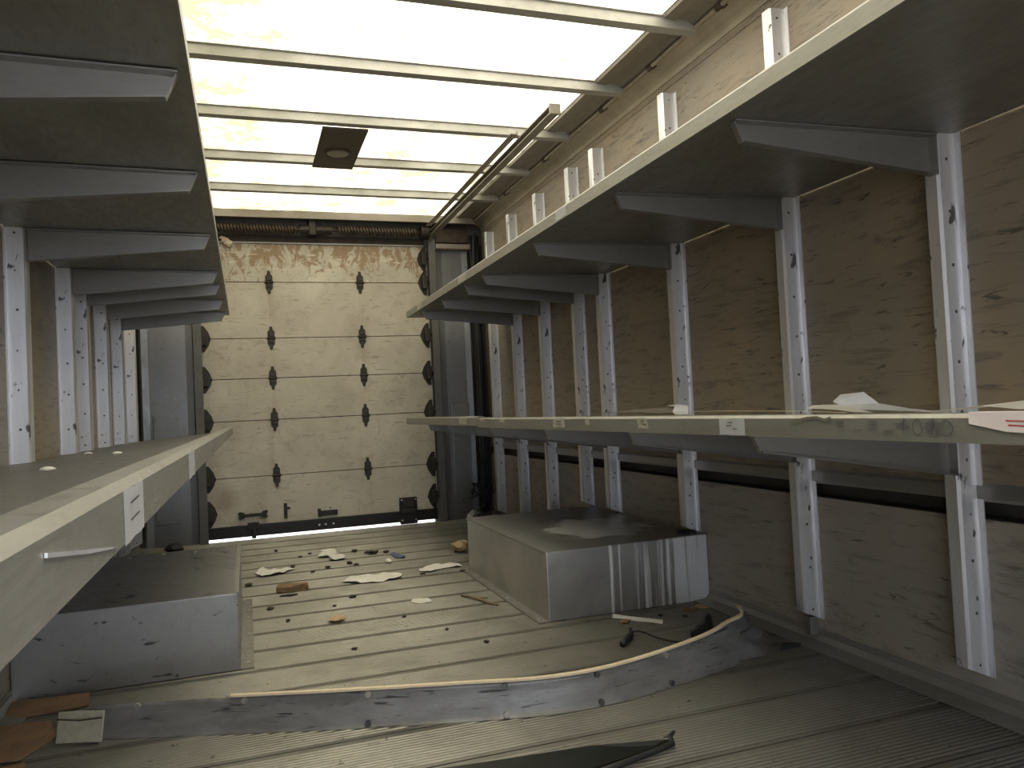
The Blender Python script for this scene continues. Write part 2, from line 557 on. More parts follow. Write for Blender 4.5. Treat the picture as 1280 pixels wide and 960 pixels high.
# conduit along the right cove
cd = empty('conduit', (1.526, 0, 2.03))
def cy(y):
    return Vector((0.002 * math.sin(y * 5), y, .0015 * math.sin(y * 3.3) + .004))
bm = bmesh.new()
add_tube(bm, [cy(-.8 + i * .1) for i in range(60)], .0085, 8)
bm_obj('conduit_tube', bm, M['conduit'], cd, smooth_=True)
for y in (1.25, 2.15, 2.62, 3.05, 3.75, 4.4):
    bm = bmesh.new()
    add_tube(bm, [cy(y - .016), cy(y + .016)], .0115, 10)
    add_box(bm, (.006, y - .012, .004), (.022, y + .012, .010), .001)
    bm_obj('clip', bm, M['rust'], cd)
tag(cd, 'thin grey-brown conduit tube clipped along the cove above the right-hand shelves', 'conduit')
# loose flap of dark tape hanging by the conduit
bm = bmesh.new()
pts = [(1.532, 1.88, 2.030), (1.54, 1.93, 2.020), (1.543, 2.00, 2.018), (1.532, 2.09, 2.028)]
pp = catmull(pts, 5)
L_ = []
for i, p in enumerate(pp):
    t = i / (len(pp) - 1)
    wv = .012 * math.sin(math.pi * t) + .002
    L_.append((bm.verts.new(p), bm.verts.new(p + Vector((.008, 0, -wv)))))
for a, b in zip(L_, L_[1:]):
    bm.faces.new((a[0], b[0], b[1], a[1]))
bmesh.ops.solidify(bm, geom=bm.faces[:], thickness=.002)
tag(bm_obj('tape_flap', bm, M['black']), 'dark flap of tape sagging from the conduit near the roof, above the right upper shelf', 'tape')

# dome lamp
lp = empty('ceiling_lamp', (.463, 3.735, 2.02))
box('mounting_plate', (-.101, -.285, -.006), (.101, .285, .003), M['lamp_plate'], lp, .002)
bm = bmesh.new()
prof = [(.062, -.006), (.062, -.012), (.056, -.015), (.052, -.013)]
def lathe(bm, prof, seg=32):
    rings = [[bm.verts.new((r * math.cos(2 * math.pi * k / seg), r * math.sin(2 * math.pi * k / seg), z)) for k in range(seg)] for r, z in prof]
    for A, B in zip(rings, rings[1:]):
        for k in range(seg):
            bm.faces.new((A[k], A[(k + 1) % seg], B[(k + 1) % seg], B[k]))
    return rings
lathe(bm, prof)
bm_obj('lamp_rim', bm, M['lamp_plate'], lp, (0, .03, 0))
bm = bmesh.new()
rg = lathe(bm, [(.054, -.011), (.048, -.016), (.030, -.020), (.010, -.0215)])
bm.faces.new(rg[-1])
bm_obj('lamp_lens', bm, M['lens'], lp, (0, .03, 0), True)
tag(lp, 'unlit round dome lamp on a brown plate fixed between two roof bows', 'lamp')

# ------------------------------------------------------------------ rear wall and door
bw = structure(empty('wall_back', (0, 0, 0)))
box('rear_header', (-.74, 5.24, 1.90), (1.64, 5.27, 2.10), M['rear_dark'], bw)
for s, xa, xb, xg in ((1, 1.262, 1.503, XR), (-1, -.605, -.292, XL)):
    bm = bmesh.new()
    lo, hi = min(xa, xb), max(xa, xb)
    add_prism(bm, [(lo, 5.27), (lo, 5.20), (lo + .012, 5.192), (lo + .05, 5.196), ((lo + hi) / 2, 5.196), (hi - .05, 5.196), (hi - .010, 5.192), (hi, 5.20), (hi, 5.27)], 2, 0.0, 1.86)
    bm_obj('corner_post_panel', bm, M['rear_metal'], bw, smooth_=False)
    cx0, cx1 = ((1.327, 1.455) if s > 0 else (-.537, -.392))
    cp = box('access_cover', (cx0, 5.172, .135), (cx1, 5.190, .80), M['rear_metal'], bw, .004)
    for zz in (.16, .775):
        for xx in (cx0 + .015, cx1 - .015):
            bm = bmesh.new(); add_cyl(bm, (xx, 5.1715, zz), (xx, 5.168, zz), .005, 8)
            bm_obj('screw', bm, M['bolt'], cp)
    bm = bmesh.new()
    add_prism(bm, ribbon([(5.19, 1.852), (5.15, 1.850), (5.14, 1.856), (5.14, 1.885)], .004), 0, lo, hi)
    bm_obj('ledge_angle', bm, M['cove'], bw)
    g0, g1 = (hi, xg) if s > 0 else (xg, lo)
    box('corner_filler', (g0 + .001, 5.245, 0), (g1 - .001, 5.27, 2.06), M['recess'], bw)
box('header_box', (1.27, 5.17, 1.90), (1.50, 5.238, 2.0), M['rust'], bw, .006)

for xa, xb in ((-.73, -.262), (1.2035, 1.70)):
    box('rear_outer_panel', (xa, 5.2705, -.06), (xb, 5.30, 2.069), M['rear_dark'], bw)
door = structure(empty('door_1', (0, 0, 0)))
DX0, DX1 = -.272, 1.212
seams = [.085, .388, .743, 1.010, 1.267, 1.628, 1.878]
for i in range(6):
    z0, z1 = seams[i] + .0022, seams[i + 1] - .0022
    p = box('door_panel', (DX0, YD, z0), (DX1, YD + .02, z1), M['door_top'] if i == 5 else M['door'], door, .0015)
    if i == 5: p['label'] = 'top door panel with brown peeling paint'
box('door_backing', (DX0 + .004, YD + .021, .087), (DX1 - .004, YD + .026, 1.876), M['black'], door)
# light metal cap on the upper edge, plus drooping scrap at its left end
box('top_cap', (DX0, YD - .012, 1.8782), (DX1 - .02, YD + .02, 1.886), M['lip'], door, .001)
def hinge_mesh():
    bm = bmesh.new()
    out = [(-.008, .074), (.008, .074), (.011, .052), (.022, .040), (.022, .012), (.026, 0), (.022, -.012), (.022, -.040), (.011, -.052), (.008, -.074), (-.008, -.074), (-.011, -.052), (-.022, -.040), (-.022, -.012), (-.026, 0), (-.022, .012), (-.022, .040), (-.011, .052)]
    add_prism(bm, out, 1, -.005, 0)
    add_cyl(bm, (-.027, -.008, 0), (.027, -.008, 0), .008, 10)
    add_box(bm, (-.014, -.013, .010), (.014, -.004, .034), .003)
    add_box(bm, (-.014, -.013, -.034), (.014, -.004, -.010), .003)
    for z in (.062, -.062):
        add_cyl(bm, (0, -.009, z), (0, -.004, z), .0065, 8)
    me = bpy.data.meshes.new('hinge'); bmesh.ops.recalc_face_normals(bm, faces=bm.faces[:]); bm.to_mesh(me); bm.free(); me.materials.append(M['hinge'])
    return me
hm = hinge_mesh()
for z in seams[1:6]:
    for x in (.169, .749):
        link('hinge', hm, None, door, (x, YD, z))
def roller_hinge(sgn):
    bm = bmesh.new()
    o = [(0, .085), (.020, .082), (.048, .040), (.055, .018), (.062, 0), (.055, -.018), (.048, -.040), (.020, -.082), (0, -.085)]
    o = [(a * sgn, b) for a, b in o]
    add_prism(bm, o, 1, -.006, 0)
    add_box(bm, (min(0, sgn * .035), -.045, -.045), (max(0, sgn * .035), -.005, .045), .006)
    add_cyl(bm, (-sgn * .016, -.022, .0), (sgn * .03, -.022, .0), .011, 10)
    me = bpy.data.meshes.new('roller_hinge'); bmesh.ops.recalc_face_normals(bm, faces=bm.faces[:]); bm.to_mesh(me); bm.free(); me.materials.append(M['hinge'])
    return me
rl, rr_ = roller_hinge(1), roller_hinge(-1)
for z in seams[1:6] + [.17, 1.79]:
    link('roller_hinge', rl, None, door, (DX0 + .018, YD, z))
    link('roller_hinge', rr_, None, door, (DX1 - .008, YD, z))
# bottom rail
br = box('bottom_rail', (DX0 + .01, YD - .016, .015), (DX1 - .005, YD + .0265, .0870), M['black_steel'], door, .004)
for x in (.42, .46, .51):
    bm = bmesh.new(); add_cyl(bm, (x, YD - .0165, .050), (x, YD - .021, .050), .007, 8)
    bm_obj('bolt', bm, M['screw'], br)
# pull handle
hd = empty('pull_handle', (.018, YD, .150)); hd.parent = door
bm = bmesh.new(); add_box(bm, (-.060, -.028, -.010), (.060, -.018, .010), .004)
bm_obj('grip', bm, M['black_steel'], hd)
for sx_ in (-1, 1):
    bm = bmesh.new()
    add_prism(bm, [(sx_ * .052, -.016), (sx_ * .075, -.022), (sx_ * .088, -.018), (sx_ * .078, 0), (sx_ * .090, .018), (sx_ * .078, .024), (sx_ * .052, .016)], 1, -.024, 0)
    bm_obj('handle_foot', bm, M['black_steel'], hd)
bm = bmesh.new(); add_box(bm, (-.034, -.020, -.030), (.034, -.010, .016), .004); add_box(bm, (-.012, -.024, -.085), (.014, -.010, -.025), .004)
bm_obj('pull_strap', bm, M['black_steel'], door, (.017, YD - .006, .088))
bm = bmesh.new(); add_box(bm, (-.010, -.012, -.048), (.010, 0, .048), .003); add_box(bm, (.008, -.016, .008), (.030, -.002, .022), .003)
bm_obj('strike_bar', bm, M['black_steel'], door, (.215, YD, .158))
bm = bmesh.new(); add_box(bm, (-.045, -.018, -.016), (.065, 0, .016), .003); add_box(bm, (-.060, -.024, -.022), (-.040, 0, .030), .003); add_cyl(bm, (.02, -.006, .030), (.02, 0, .030), .005, 8)
bm_obj('slide_bolt', bm, M['black_steel'], door, (.475, YD, .122))
lk = box('lock_case', (.945, YD - .040, .002), (1.062, YD - .0005, .178), M['black_steel'], door, .006)
bm = bmesh.new(); add_box(bm, (.957, YD - .052, .075), (1.05, YD - .0402, .105), .003); add_box(bm, (.97, YD - .050, .115), (1.04, YD - .0402, .160), .004)
bm_obj('latch_lever', bm, M['hinge'], lk)
for x, z in ((.957, .165), (1.05, .165), (.957, .03), (1.05, .03)):
    bm = bmesh.new(); add_cyl(bm, (x, YD - .0402, z), (x, YD - .046, z), .0055, 8); bm_obj('bolt', bm, M['screw'], lk)
# vertical tracks and the overhead tracks
for s, xc in ((1, 1.238), (-1, -.272)):
    bm = bmesh.new()
    add_prism(bm, ribbon([(xc - s * .026, 5.150), (xc + s * .022, 5.150), (xc + s * .022, 5.188), (xc + s * .006, 5.190)], .003 * s), 2, .0, 1.93)
    bm_obj('side_track', bm, M['rear_dark'], door)
    # curved piece + horizontal run
    path = [(5.168, 1.90), (5.160, 1.925), (5.14, 1.942), (5.10, 1.952), (4.9, 1.954), (2.90, 1.957)]
    bm = bmesh.new()
    prof = [(-.020, .017), (.020, .017), (.020, -.017), (-.020, -.017), (-.020, -.012), (.015, -.012), (.015, .012), (-.020, .012)]
    prev = None
    for (yy, zz) in path:
        ring = [bm.verts.new((xc + s * a, yy, zz + b)) for a, b in prof]
        if prev:
            for i in range(8):
                bm.faces.new((prev[i], prev[(i + 1) % 8], ring[(i + 1) % 8], ring[i]))
        else:
            bm.faces.new(ring)
        prev = ring
    bm.faces.new(prev[::-1])
    add_box(bm, (xc - .024, 2.895, 1.934), (xc + .024, 2.91, 1.978), .004)
    bm_obj('overhead_track', bm, M['cove'], door)
    bm = bmesh.new()
    add_prism(bm, ribbon([(xc - s * .052, 1.990), (xc - s * .018, 1.990), (xc - s * .018, 2.006)], .003), 1, 3.30, 5.08)
    bm_obj('track_support_angle', bm, M['cove'], door)
# spring shaft above the door
sh = empty('spring_shaft', (.47, 5.14, 1.958)); sh.parent = door
bm = bmesh.new(); add_cyl(bm, (-.98, 0, 0), (.78, 0, 0), .011, 12); bm_obj('shaft', bm, M['rust'], sh, smooth_=True)
for x0, x1 in ((-.62, -.12), (.14, .66)):
    bm = bmesh.new()
    n = 26
    pts = []
    for i in range(n * 8 + 1):
        a = i / 8 * 2 * math.pi
        pts.append((x0 + (x1 - x0) * i / (n * 8), .023 * math.cos(a), .023 * math.sin(a)))
    add_tube(bm, pts, .0085, 5)
    bm_obj('torsion_spring', bm, M['rust'], sh, smooth_=True)
bm = bmesh.new()
add_box(bm, (-.045, -.02, -.035), (.0, .10, .075), .006); add_cyl(bm, (-.10, 0, 0), (-.045, 0, 0), .030, 14); add_cyl(bm, (0, 0, 0), (.10, 0, 0), .030, 14)
add_box(bm, (.045, -.03, -.012), (.06, .03, .012), .003)
bm_obj('centre_bracket', bm, M['hinge'], sh)
for x in (-.80, .72):
    bm = bmesh.new(); add_cyl(bm, (x - .025, 0, 0), (x + .025, 0, 0), .045, 20); add_cyl(bm, (x - .03, 0, 0), (x - .025, 0, 0), .052, 20)
    bm_obj('cable_drum', bm, M['hinge'], sh)
box('top_seal', (DX0, 5.225, 1.888), (1.20, 5.238, 1.935), M['rust'], door, .003)
# scrap of torn tape at the top left corner of the door
bm = bmesh.new()
for i in range(3):
    bmesh.ops.create_icosphere(bm, subdivisions=1, radius=.018 + .006 * i, matrix=Matrix.Translation((-.105 + .018 * i, 5.19, 1.905 - .016 * i)) @ Matrix.Diagonal((1, .5, .8, 1)))
for v_ in bm.verts:
    v_.co += noise.noise_vector(v_.co * 60) * .008
tag(bm_obj('tape_scrap', bm, M['tan_edge']), 'small tan scrap stuck at the top left corner of the roll-up door', 'scrap')

# ------------------------------------------------------------------ uprights
def upright_mesh(s, h):
    # hat section; local origin on the wall face at the upright's foot
    d, hw, fl_, t = .050, .022, .018, .003
    pts = [(-(hw + fl_), -.0005), (-hw, -.0005), (-hw + .003, d - .004), (-hw + .008, d), (hw - .008, d), (hw - .003, d - .004), (hw, -.0005), (hw + fl_, -.0005)]
    pol = ribbon(pts, .003)
    bm = bmesh.new()
    A = [bm.verts.new((-s * b, a, (b / d) * .022)) for a, b in pol]
    B = [bm.verts.new((-s * b, a, h)) for a, b in pol]
    n = len(pol)
    for i in range(n):
        bm.faces.new((A[i], A[(i + 1) % n], B[(i + 1) % n], B[i]))
    for q in (A, B):
        for i in range(n // 2 - 1):
            bm.faces.new((q[i], q[i + 1], q[n - 2 - i], q[n - 1 - i]))
    # closed bright cap on top
    bmesh.ops.recalc_face_normals(bm, faces=bm.faces[:])
    me = bpy.data.meshes.new('upright')
    bm.to_mesh(me); bm.free(); me.materials.append(M['post'])
    return me
bm = bmesh.new(); add_cyl(bm, (0, 0, 0), (0, -.003, 0), .0042, 8)
bolt_me = bpy.data.meshes.new('bolt'); bm.to_mesh(bolt_me); bm.free(); bolt_me.materials.append(M['bolt'])
bm = bmesh.new(); add_cyl(bm, (0, 0, 0), (.004, 0, 0), .005, 8)
bolt_sx = bpy.data.meshes.new('bolt'); bm.to_mesh(bolt_sx); bm.free(); bolt_sx.materials.append(M['bolt'])

LABR = {2: 'light metal upright on the right wall, nearest the camera',
        3: 'second metal upright from the camera on the right wall, ending above the floor',
        4: 'metal upright on the right wall standing at the front corner of the paint-splashed box',
        5: 'fourth metal upright from the camera on the right wall',
        6: 'fifth metal upright on the right wall, close beside the fourth',
        7: 'sixth light metal upright on the right wall, just beyond the wheel box',
        8: 'seventh light metal upright on the right wall, third last before the rear corner wiring',
        9: 'last light metal upright on the right wall, beside the dark wiring in the rear corner'}
LABR[8] = 'seventh light metal upright on the right wall, next to last before the rear corner'
LABL = {4: 'metal upright at the left edge of the picture, nearest on the left wall',
        5: 'second visible light metal upright on the left wall, just after a wide bare board',
        6: 'third visible light metal upright on the left wall, close behind the second',
        7: 'fourth visible light metal upright on the left wall, in the middle of the receding row',
        8: 'fifth visible light metal upright on the left wall, next to last before the rear panel',
        9: 'last light metal upright on the left wall, beside the dark gap at the rear panel'}
rnd = random.Random(3)
mesh_cache = {}
for side, s, x in (('right', 1, XR), ('left', -1, XL)):
    for i, y in enumerate(YP, 2):
        if side == 'left' and i < 4: continue
        z0 = .072
        if i in (4, 5) or (side == 'right' and i == 6): z0 = .244
        if side == 'right' and i == 6: z0 = .245
        if i == 9: z0 = .05
        if (side == 'right' and i < 1) or (side == 'left' and i < 2): pass
        h = 1.926 - z0
        key = (s, round(h, 3))
        if key not in mesh_cache: mesh_cache[key] = upright_mesh(s, h)
        u = link('upright', mesh_cache[key], None, None, (x - s * .0005, y, z0))
        lab = (LABR if side == 'right' else LABL).get(i)
        if lab is None:
            lab = 'light metal upright on the %s wall beside or behind the camera' % side
        tag(u, lab, 'upright', 'uprights along the %s wall' % side)
        zz = .03
        while zz < h - .02:
            link('bolt', bolt_me, None, u, (-s * rnd.uniform(.022, .030), -.0205, zz))
            zz += .118 + rnd.uniform(-.012, .012)
        if i == 3:   # stub of the hidden rib under the foot
            if side == 'right':
                box('rib_stub', (-s * .030 if s > 0 else 0, -.012, -z0 + .023), (0 if s > 0 else .03, .012, .004), M['shelf'], u, .001)

# ------------------------------------------------------------------ shelves
def bracket_mesh(s, upper):
    # s=+1: right-hand shelf. local origin at wall face, z = shelf wall height reference (absolute z used)
    bm = bmesh.new()
    L = XR - 1.0 if s > 0 else (.558 if upper else .50)
    if upper:
        poly = [(L, 1.3345), (L - .020, 1.289), (.052, 1.245), (.052, 1.3405)]
    else:
        poly = [(L, .658), (L - .022, .625), (.052, .540), (.052, .634), (L - .06, .658)]
        poly = [(L, .675), (L - .020, .628), (.052, .540), (.052, .632)]
    P = [(-s * a, b) for a, b in poly]
    add_prism(bm, P, 1, -.0015, .0015)
    # flanges turned towards the front of the van
    def flange(a, b, wd, t, cut=.0):
        a, b = Vector(a), Vector(b)
        n = Vector((-(b - a).y, (b - a).x)).normalized() * t
        quad = [a, b, b + n, a + n]
        add_prism(bm, [(q.x, q.y) for q in quad], 1, -wd, .0016)
    t = -.003 * s
    flange(P[1], P[2], .022, t * -1)
    flange(P[3], P[0], .024, t * -1)
    flange(P[0], P[1], .014, t * -1)
    # foot tab wrapped on the upright
    add_box(bm, (min(-s * .052, -s * .056), -.022, poly[2][1]), (max(-s * .052, -s * .056), .004, poly[3][1] - .001))
    bmesh.ops.recalc_face_normals(bm, faces=bm.faces[:])
    me = bpy.data.meshes.new('bracket'); bm.to_mesh(me); bm.free(); me.materials.append(M['bracket'])
    return me

def shelf(name, side, upper, ya, yb, dz=0, lipx=None):
    s = 1 if side == 'right' else -1
    xw = XR if s > 0 else XL
    xo = .965 if s > 0 else (-.0685 if upper else -.076)
    dep = abs(xw - xo)
    root = empty(name, (xw, (ya + yb) / 2, (1.345 if upper else (.645 if s > 0 else .655)) + dz))
    y0, y1 = ya - root.location.y, yb - root.location.y
    # sheet: sloping tray behind a rolled lip (coordinates: distance from wall, height above root)
    if upper:
        if s > 0: zt, zb = .032, -.010
        else: zt, zb = -.006, -.012
        zt, zb = .0305, -.010
        if s < 0: zt, zb = .028, -.008
        tray = [(.003, .0), (dep - .0035, zb + .002)]
        lipp = [(dep - .016, zt - .003), (dep - .012, zt), (dep - .003, zt - .001), (dep, zt - .006), (dep, zb), (dep - .003, zb)]
    else:
        zt, zb = (.0645, .0215) if s > 0 else (.0605, .020)
        tray = [(.003, .0), (dep - .055, .036 if s > 0 else .036), (dep - .038, zt - .006), (dep - .022, zt)]
        lipp = [(dep - .022, zt), (dep - .005, zt - .001), (dep, zt - .007), (dep, zb), (dep - .014, zb), (dep - .016, zb + .006)]
    bm = bmesh.new()
    add_prism(bm, ribbon([(-s * a, b) for a, b in tray], -.002 * s * -1), 1, y0, y1)
    bm_obj('shelf_tray', bm, M['shelf'], root)
    bm = bmesh.new()
    add_prism(bm, ribbon([(-s * a, b) for a, b in lipp], -.002 * s * -1), 1, y0, y1)
    lp_ = bm_obj('shelf_lip', bm, M['lip'], root)
    # brackets
    for y in YP:
        if ya - .02 < y < yb + .02 and not (ya > 3 and y < 3.5):
            key = ('b', s, upper)
            if key not in mesh_cache: mesh_cache[key] = bracket_mesh(s, upper)
            me = mesh_cache[key]
            link('bracket', me, None, root, (0, y - .001 - root.location.y, -root.location.z + dz))
    return root, lp_
sru, sru_lip = shelf('wall_shelf', 'right', True, Y0 + .05, 4.78)
tag(sru, 'long aluminium upper shelf on tapered brackets along the right wall', 'shelf')
srl, srl_lip = shelf('wall_shelf', 'right', False, Y0 + .05, 3.300)
tag(srl, 'long lower right shelf at eye level, with labels and marker writing on its lip', 'shelf')
srf, srf_lip = shelf('wall_shelf', 'right', False, 3.304, 4.92, .006)
tag(srf, 'short far section of the lower right shelf, stepped slightly up from the longer one', 'shelf')
slu, slu_lip = shelf('wall_shelf', 'left', True, Y0 + .05, 4.60)
tag(slu, 'aluminium upper shelf on the left wall, its ribbed underside filling the top left', 'shelf')
sll, sll_lip = shelf('wall_shelf', 'left', False, Y0 + .05, 4.62)
tag(sll, 'lower left shelf running from the near left corner, its lip bearing white stickers', 'shelf')

# stickers on the lips ------------------------------------------------
def sticker(parent, x, ya, yb, za, zb, s, mat, label=None, ink=True, skew=0):
    loc = parent.location if parent.type == 'EMPTY' else parent.parent.location
    bm = bmesh.new()
    xx = x - s * .0012
    n = 4
    A, B = [], []
    for i in range(n + 1):
        t = i / n
        yv = ya + (yb - ya) * t
        j = .0006 * math.sin(i * 2.3 + ya * 30)
        A.append(bm.verts.new((xx + j * .4, yv + skew, zb - j)))
        B.append(bm.verts.new((xx, yv, za + j)))
    for i in range(n):
        bm.faces.new((A[i], A[i + 1], B[i + 1], B[i]))
    bmesh.ops.solidify(bm, geom=bm.faces[:], thickness=.0006)
    bmesh.ops.translate(bm, verts=bm.verts[:], vec=-loc)
    o = bm_obj('sticker', bm, mat, parent)
    if label: o['label'] = label
    if ink:
        bm = bmesh.new()
        xi = xx - s * .0008
        for k_ in ink:
            a, b, z, th, dzz = k_
            yy0, yy1 = ya + (yb - ya) * a, ya + (yb - ya) * b
            zz = za + (zb - za) * z
            vs = [bm.verts.new(p) for p in ((xi, yy0, zz), (xi, yy1, zz + dzz), (xi, yy1, zz + dzz + th), (xi, yy0, zz + th))]
            bm.faces.new(vs)
        bmesh.ops.solidify(bm, geom=bm.faces[:], thickness=.0003)
        bmesh.ops.translate(bm, verts=bm.verts[:], vec=-loc)
        bm_obj('faint_print', bm, M['ink'], o)
    return o
small = [(.35, .55, .72, .0016, 0), (.30, .5, .52, .0016, .001), (.55, .70, .35, .0014, 0)]
sticker(srl, .965, 1.447, 1.357, .668, .7035, 1, M['sticker'], 'clean white sticker', small)
sticker(srl, .965, 1.815, 1.760, .678, .7045, 1, M['sticker_worn'], 'torn pale sticker', [(.3, .6, .6, .0025, .003), (.4, .8, .4, .0025, -.003)], .008)
sticker(srl, .965, 2.410, 2.310, .675, .7045, 1, M['sticker_worn'], 'yellowed square sticker', [(.3, .7, .65, .0018, 0), (.3, .7, .35, .0018, 0)])
sticker(srl, .965, 2.985, 2.925, .690, .7045, 1, M['sticker_worn'], None, None)
sticker(srl, .965, 3.26, 3.20, .693, .7045, 1, M['sticker_worn'], None, None)
sticker(srl, .965, 2.15, 2.12, .685, .7045, 1, M['sticker_worn'], None, None)
sticker(srf, .965, 3.62, 3.48, .680, .7085, 1, M['sticker_worn'], None, None)
# pink-white sticker folded over the lip at the right
loc = srl.location
bm = bmesh.new()
add_prism(bm, [(a - loc.y, b - loc.z) for a, b in ((.832, .7068), (.60, .7068), (.60, .676), (.775, .684), (.832, .6945))], 0, .9625 - loc.x, .9635 - loc.x)
add_box(bm, Vector((.9625, .60, .7068)) - loc, Vector((.985, .832, .7108)) - loc)
so = bm_obj('sticker', bm, plain('pinkish_sticker', (.78, .70, .68), .6, 0, .1), srl)
so['label'] = 'pinkish white sticker folded over the lip'
bm = bmesh.new()
for z, a, b in ((.700, .775, .742), (.694, .772, .748)):
    bm.faces.new([bm.verts.new(Vector(p) - loc) for p in ((.9620, a, z), (.9620, b, z - .001), (.9620, b, z - .003), (.9620, a, z - .002))])
bm_obj('red_print', bm, plain('red_ink', (.5, .08, .06), .7), so)
# stickers on the left lip and upper lip
sticker(sll, -.076, .545, .640, .6745, .7090, -1, M['sticker'], 'white sticker with two faint lines', [(.25, .70, .70, .0009, .0012), (.25, .70, .38, .0009, .0012)])
sticker(sll, -.076, 1.12, 1.25, .6745, .7090, -1, M['sticker'], 'narrow white sticker', None)
sticker(sru, .965, 3.52, 3.38, 1.338, 1.370, 1, M['sticker_worn'], None, None)
sticker(sru, .965, 2.30, 2.21, 1.338, 1.370, 1, M['sticker'], None, None)
sticker(sru, .965, 4.45, 4.33, 1.338, 1.370, 1, M['sticker_worn'], None, None)

loc = sll.location
bm = bmesh.new()  # thin raised sliver of paler metal, slanting along the left lip
add_prism(bm, [(a - loc.y, b - loc.z) for a, b in ((.345, .7025), (.43, .6905), (.512, .6795), (.512, .6785), (.43, .6885), (.345, .7005))], 0, -.0757 - loc.x, -.0745 - loc.x)
bm_obj('bright_sliver', bm, M['post'], sll)['label'] = 'thin bright line'
# marker writing "4000" and stamped dashes on the right lip ------------
def strokes(name, parent, lines, wd, mat, x=.9630):
    loc = parent.location
    bm = bmesh.new()
    for ln in lines:
        for (ya, za), (yb, zb) in zip(ln, ln[1:]):
            a, b = Vector((ya, za)), Vector((yb, zb))
            d = (b - a)
            if d.length < 1e-6: continue
            d.normalize(); n = Vector((-d.y, d.x)) * wd / 2; d = d * wd * .35
            q = [a - d + n, b + d + n, b + d - n, a - d - n]
            f = bm.faces.new([bm.verts.new(Vector((x, v_.x, v_.y)) - loc) for v_ in q])
    ex = bmesh.ops.extrude_face_region(bm, geom=bm.faces[:])
    bmesh.ops.translate(bm, verts=[g for g in ex['geom'] if isinstance(g, bmesh.types.BMVert)], vec=(.0006, 0, 0))
    return bm_obj(name, bm, mat, parent)
def ring(yc, zc, ry, rz, n=16, a0=0):
    return [(yc + ry * math.cos(a0 + 2 * math.pi * k / n), zc + rz * math.sin(a0 + 2 * math.pi * k / n)) for k in range(n + 1)]
# digits run from larger Y (left) to smaller Y (right)
lines = [[(.945, .700), (.962, .690), (.938, .689)], [(.947, .702), (.949, .676)], [(.966, .694), (.940, .693)],
         ring(.922, .689, .0085, .0115), ring(.893, .688, .0125, .0115), ring(.871, .688, .0115, .0110)]
strokes('marker_writing', srl, lines, .0014, M['marker'])['label'] = 'faded handwritten number 4000'
lines = [[(.906, .6955), (.876, .6955)], [(.904, .692), (.878, .692)], [(.902, .6885), (.878, .6885)], [(.902, .685), (.880, .685)], [(.893, .700), (.893, .677)]]
strokes('scribble', srl, lines, .0022, M['marker'], .9628)
lines = []
for yc, zs in ((1.085, (.698, .694, .689)), (1.045, (.683,)), (1.012, (.697, .692, .685)), (.978, (.683, .679))):
    for z in zs: lines.append([(yc + .009, z), (yc - .008, z + .0006)])
strokes('stamped_dashes', srl, lines, .0014, M['marker'])
# wrinkled tape over the lip
bm = bmesh.new()
loc = srl.location
pts = [(1.215, .688), (1.20, .697), (1.17, .703), (1.14, .705), (1.12, .700), (1.105, .7045)]
for k, (a, b) in enumerate(zip(pts, pts[1:])):
    j = .0035
    bm.faces.new([bm.verts.new(Vector(p) - loc) for p in ((.9625, a[0], a[1] - j), (.9625, b[0], b[1] - j), (.9618, b[0], b[1] + j * .6), (.9618, a[0], a[1] + j * .6))])
bmesh.ops.solidify(bm, geom=bm.faces[:], thickness=.0006)
bm_obj('tape_remnant', bm, M['tape'], srl)

# ------------------------------------------------------------------ wheel boxes
def wheel_box(side):
    if side == 'right':
        x0, x1, y0, y1, h = .961, XR - .002, 2.53, 3.55, .241
        mat = M['box_right']
    else:
        x0, x1, y0, y1, h = XL + .002, -.0435, 2.51, 3.46, .231
        mat = M['box']
    root = empty('wheel_box', (0, 0, 0))
    box('box_shell', (x0, y0, .0005), (x1, y1, h), mat, root, .004)
    fx = x0 if side == 'right' else x1
    s = -1 if side == 'right' else 1
    # bright seams: top side edge and near vertical corner
    bm = bmesh.new()
    add_prism(bm, ribbon([(fx - s * .012, h + .0006), (fx + s * .0008, h + .0006), (fx + s * .0008, h - .010)], .0012 * s), 1, y0 + .001, y1 - .001)
    bm_obj('edge_angle', bm, M['lip'], root)
    fl2 = box('floor_flange', (min(fx, fx + s * .038), y0, .0012), (max(fx, fx + s * .038), y1, .0042), M['shelf'], root)
    yy = y0 + .05
    while yy < y1 - .02:
        bm = bmesh.new(); add_cyl(bm, (fx + s * .022, yy, .004), (fx + s * .022, yy, .0065), .006, 8)
        bm_obj('rivet', bm, M['screw'], fl2)
        yy += .115
    for k in range(5):
        xx = x0 + .10 + k * (x1 - x0 - .14) / 4 if side == 'right' else x1 - .05 - k * .12
        bm = bmesh.new(); add_cyl(bm, (xx, y1 - .05 - .02 * (k % 2), h), (xx, y1 - .05 - .02 * (k % 2), h + .003), .006, 8)
        bm_obj('rivet', bm, M['screw'], root)
    return root
tag(wheel_box('right'), 'aluminium wheel box on the right side, splashed with white paint on top and front', 'wheel box')
tag(wheel_box('left'), 'plain grey aluminium wheel box on the left side, under the lower left shelf', 'wheel box')
# black grommet ring on the right box by the upright
bm = bmesh.new()
add_tube(bm, [(1.545 + .035 * math.cos(a * math.pi / 10), 2.575 + .022 * math.sin(a * math.pi / 10), .2485) for a in range(-3, 16)], .005, 6)
tag(bm_obj('wire_loop', bm, M['black']), 'short black wire loop lying on the near wall-side corner of the paint-splashed wheel box', 'wire')

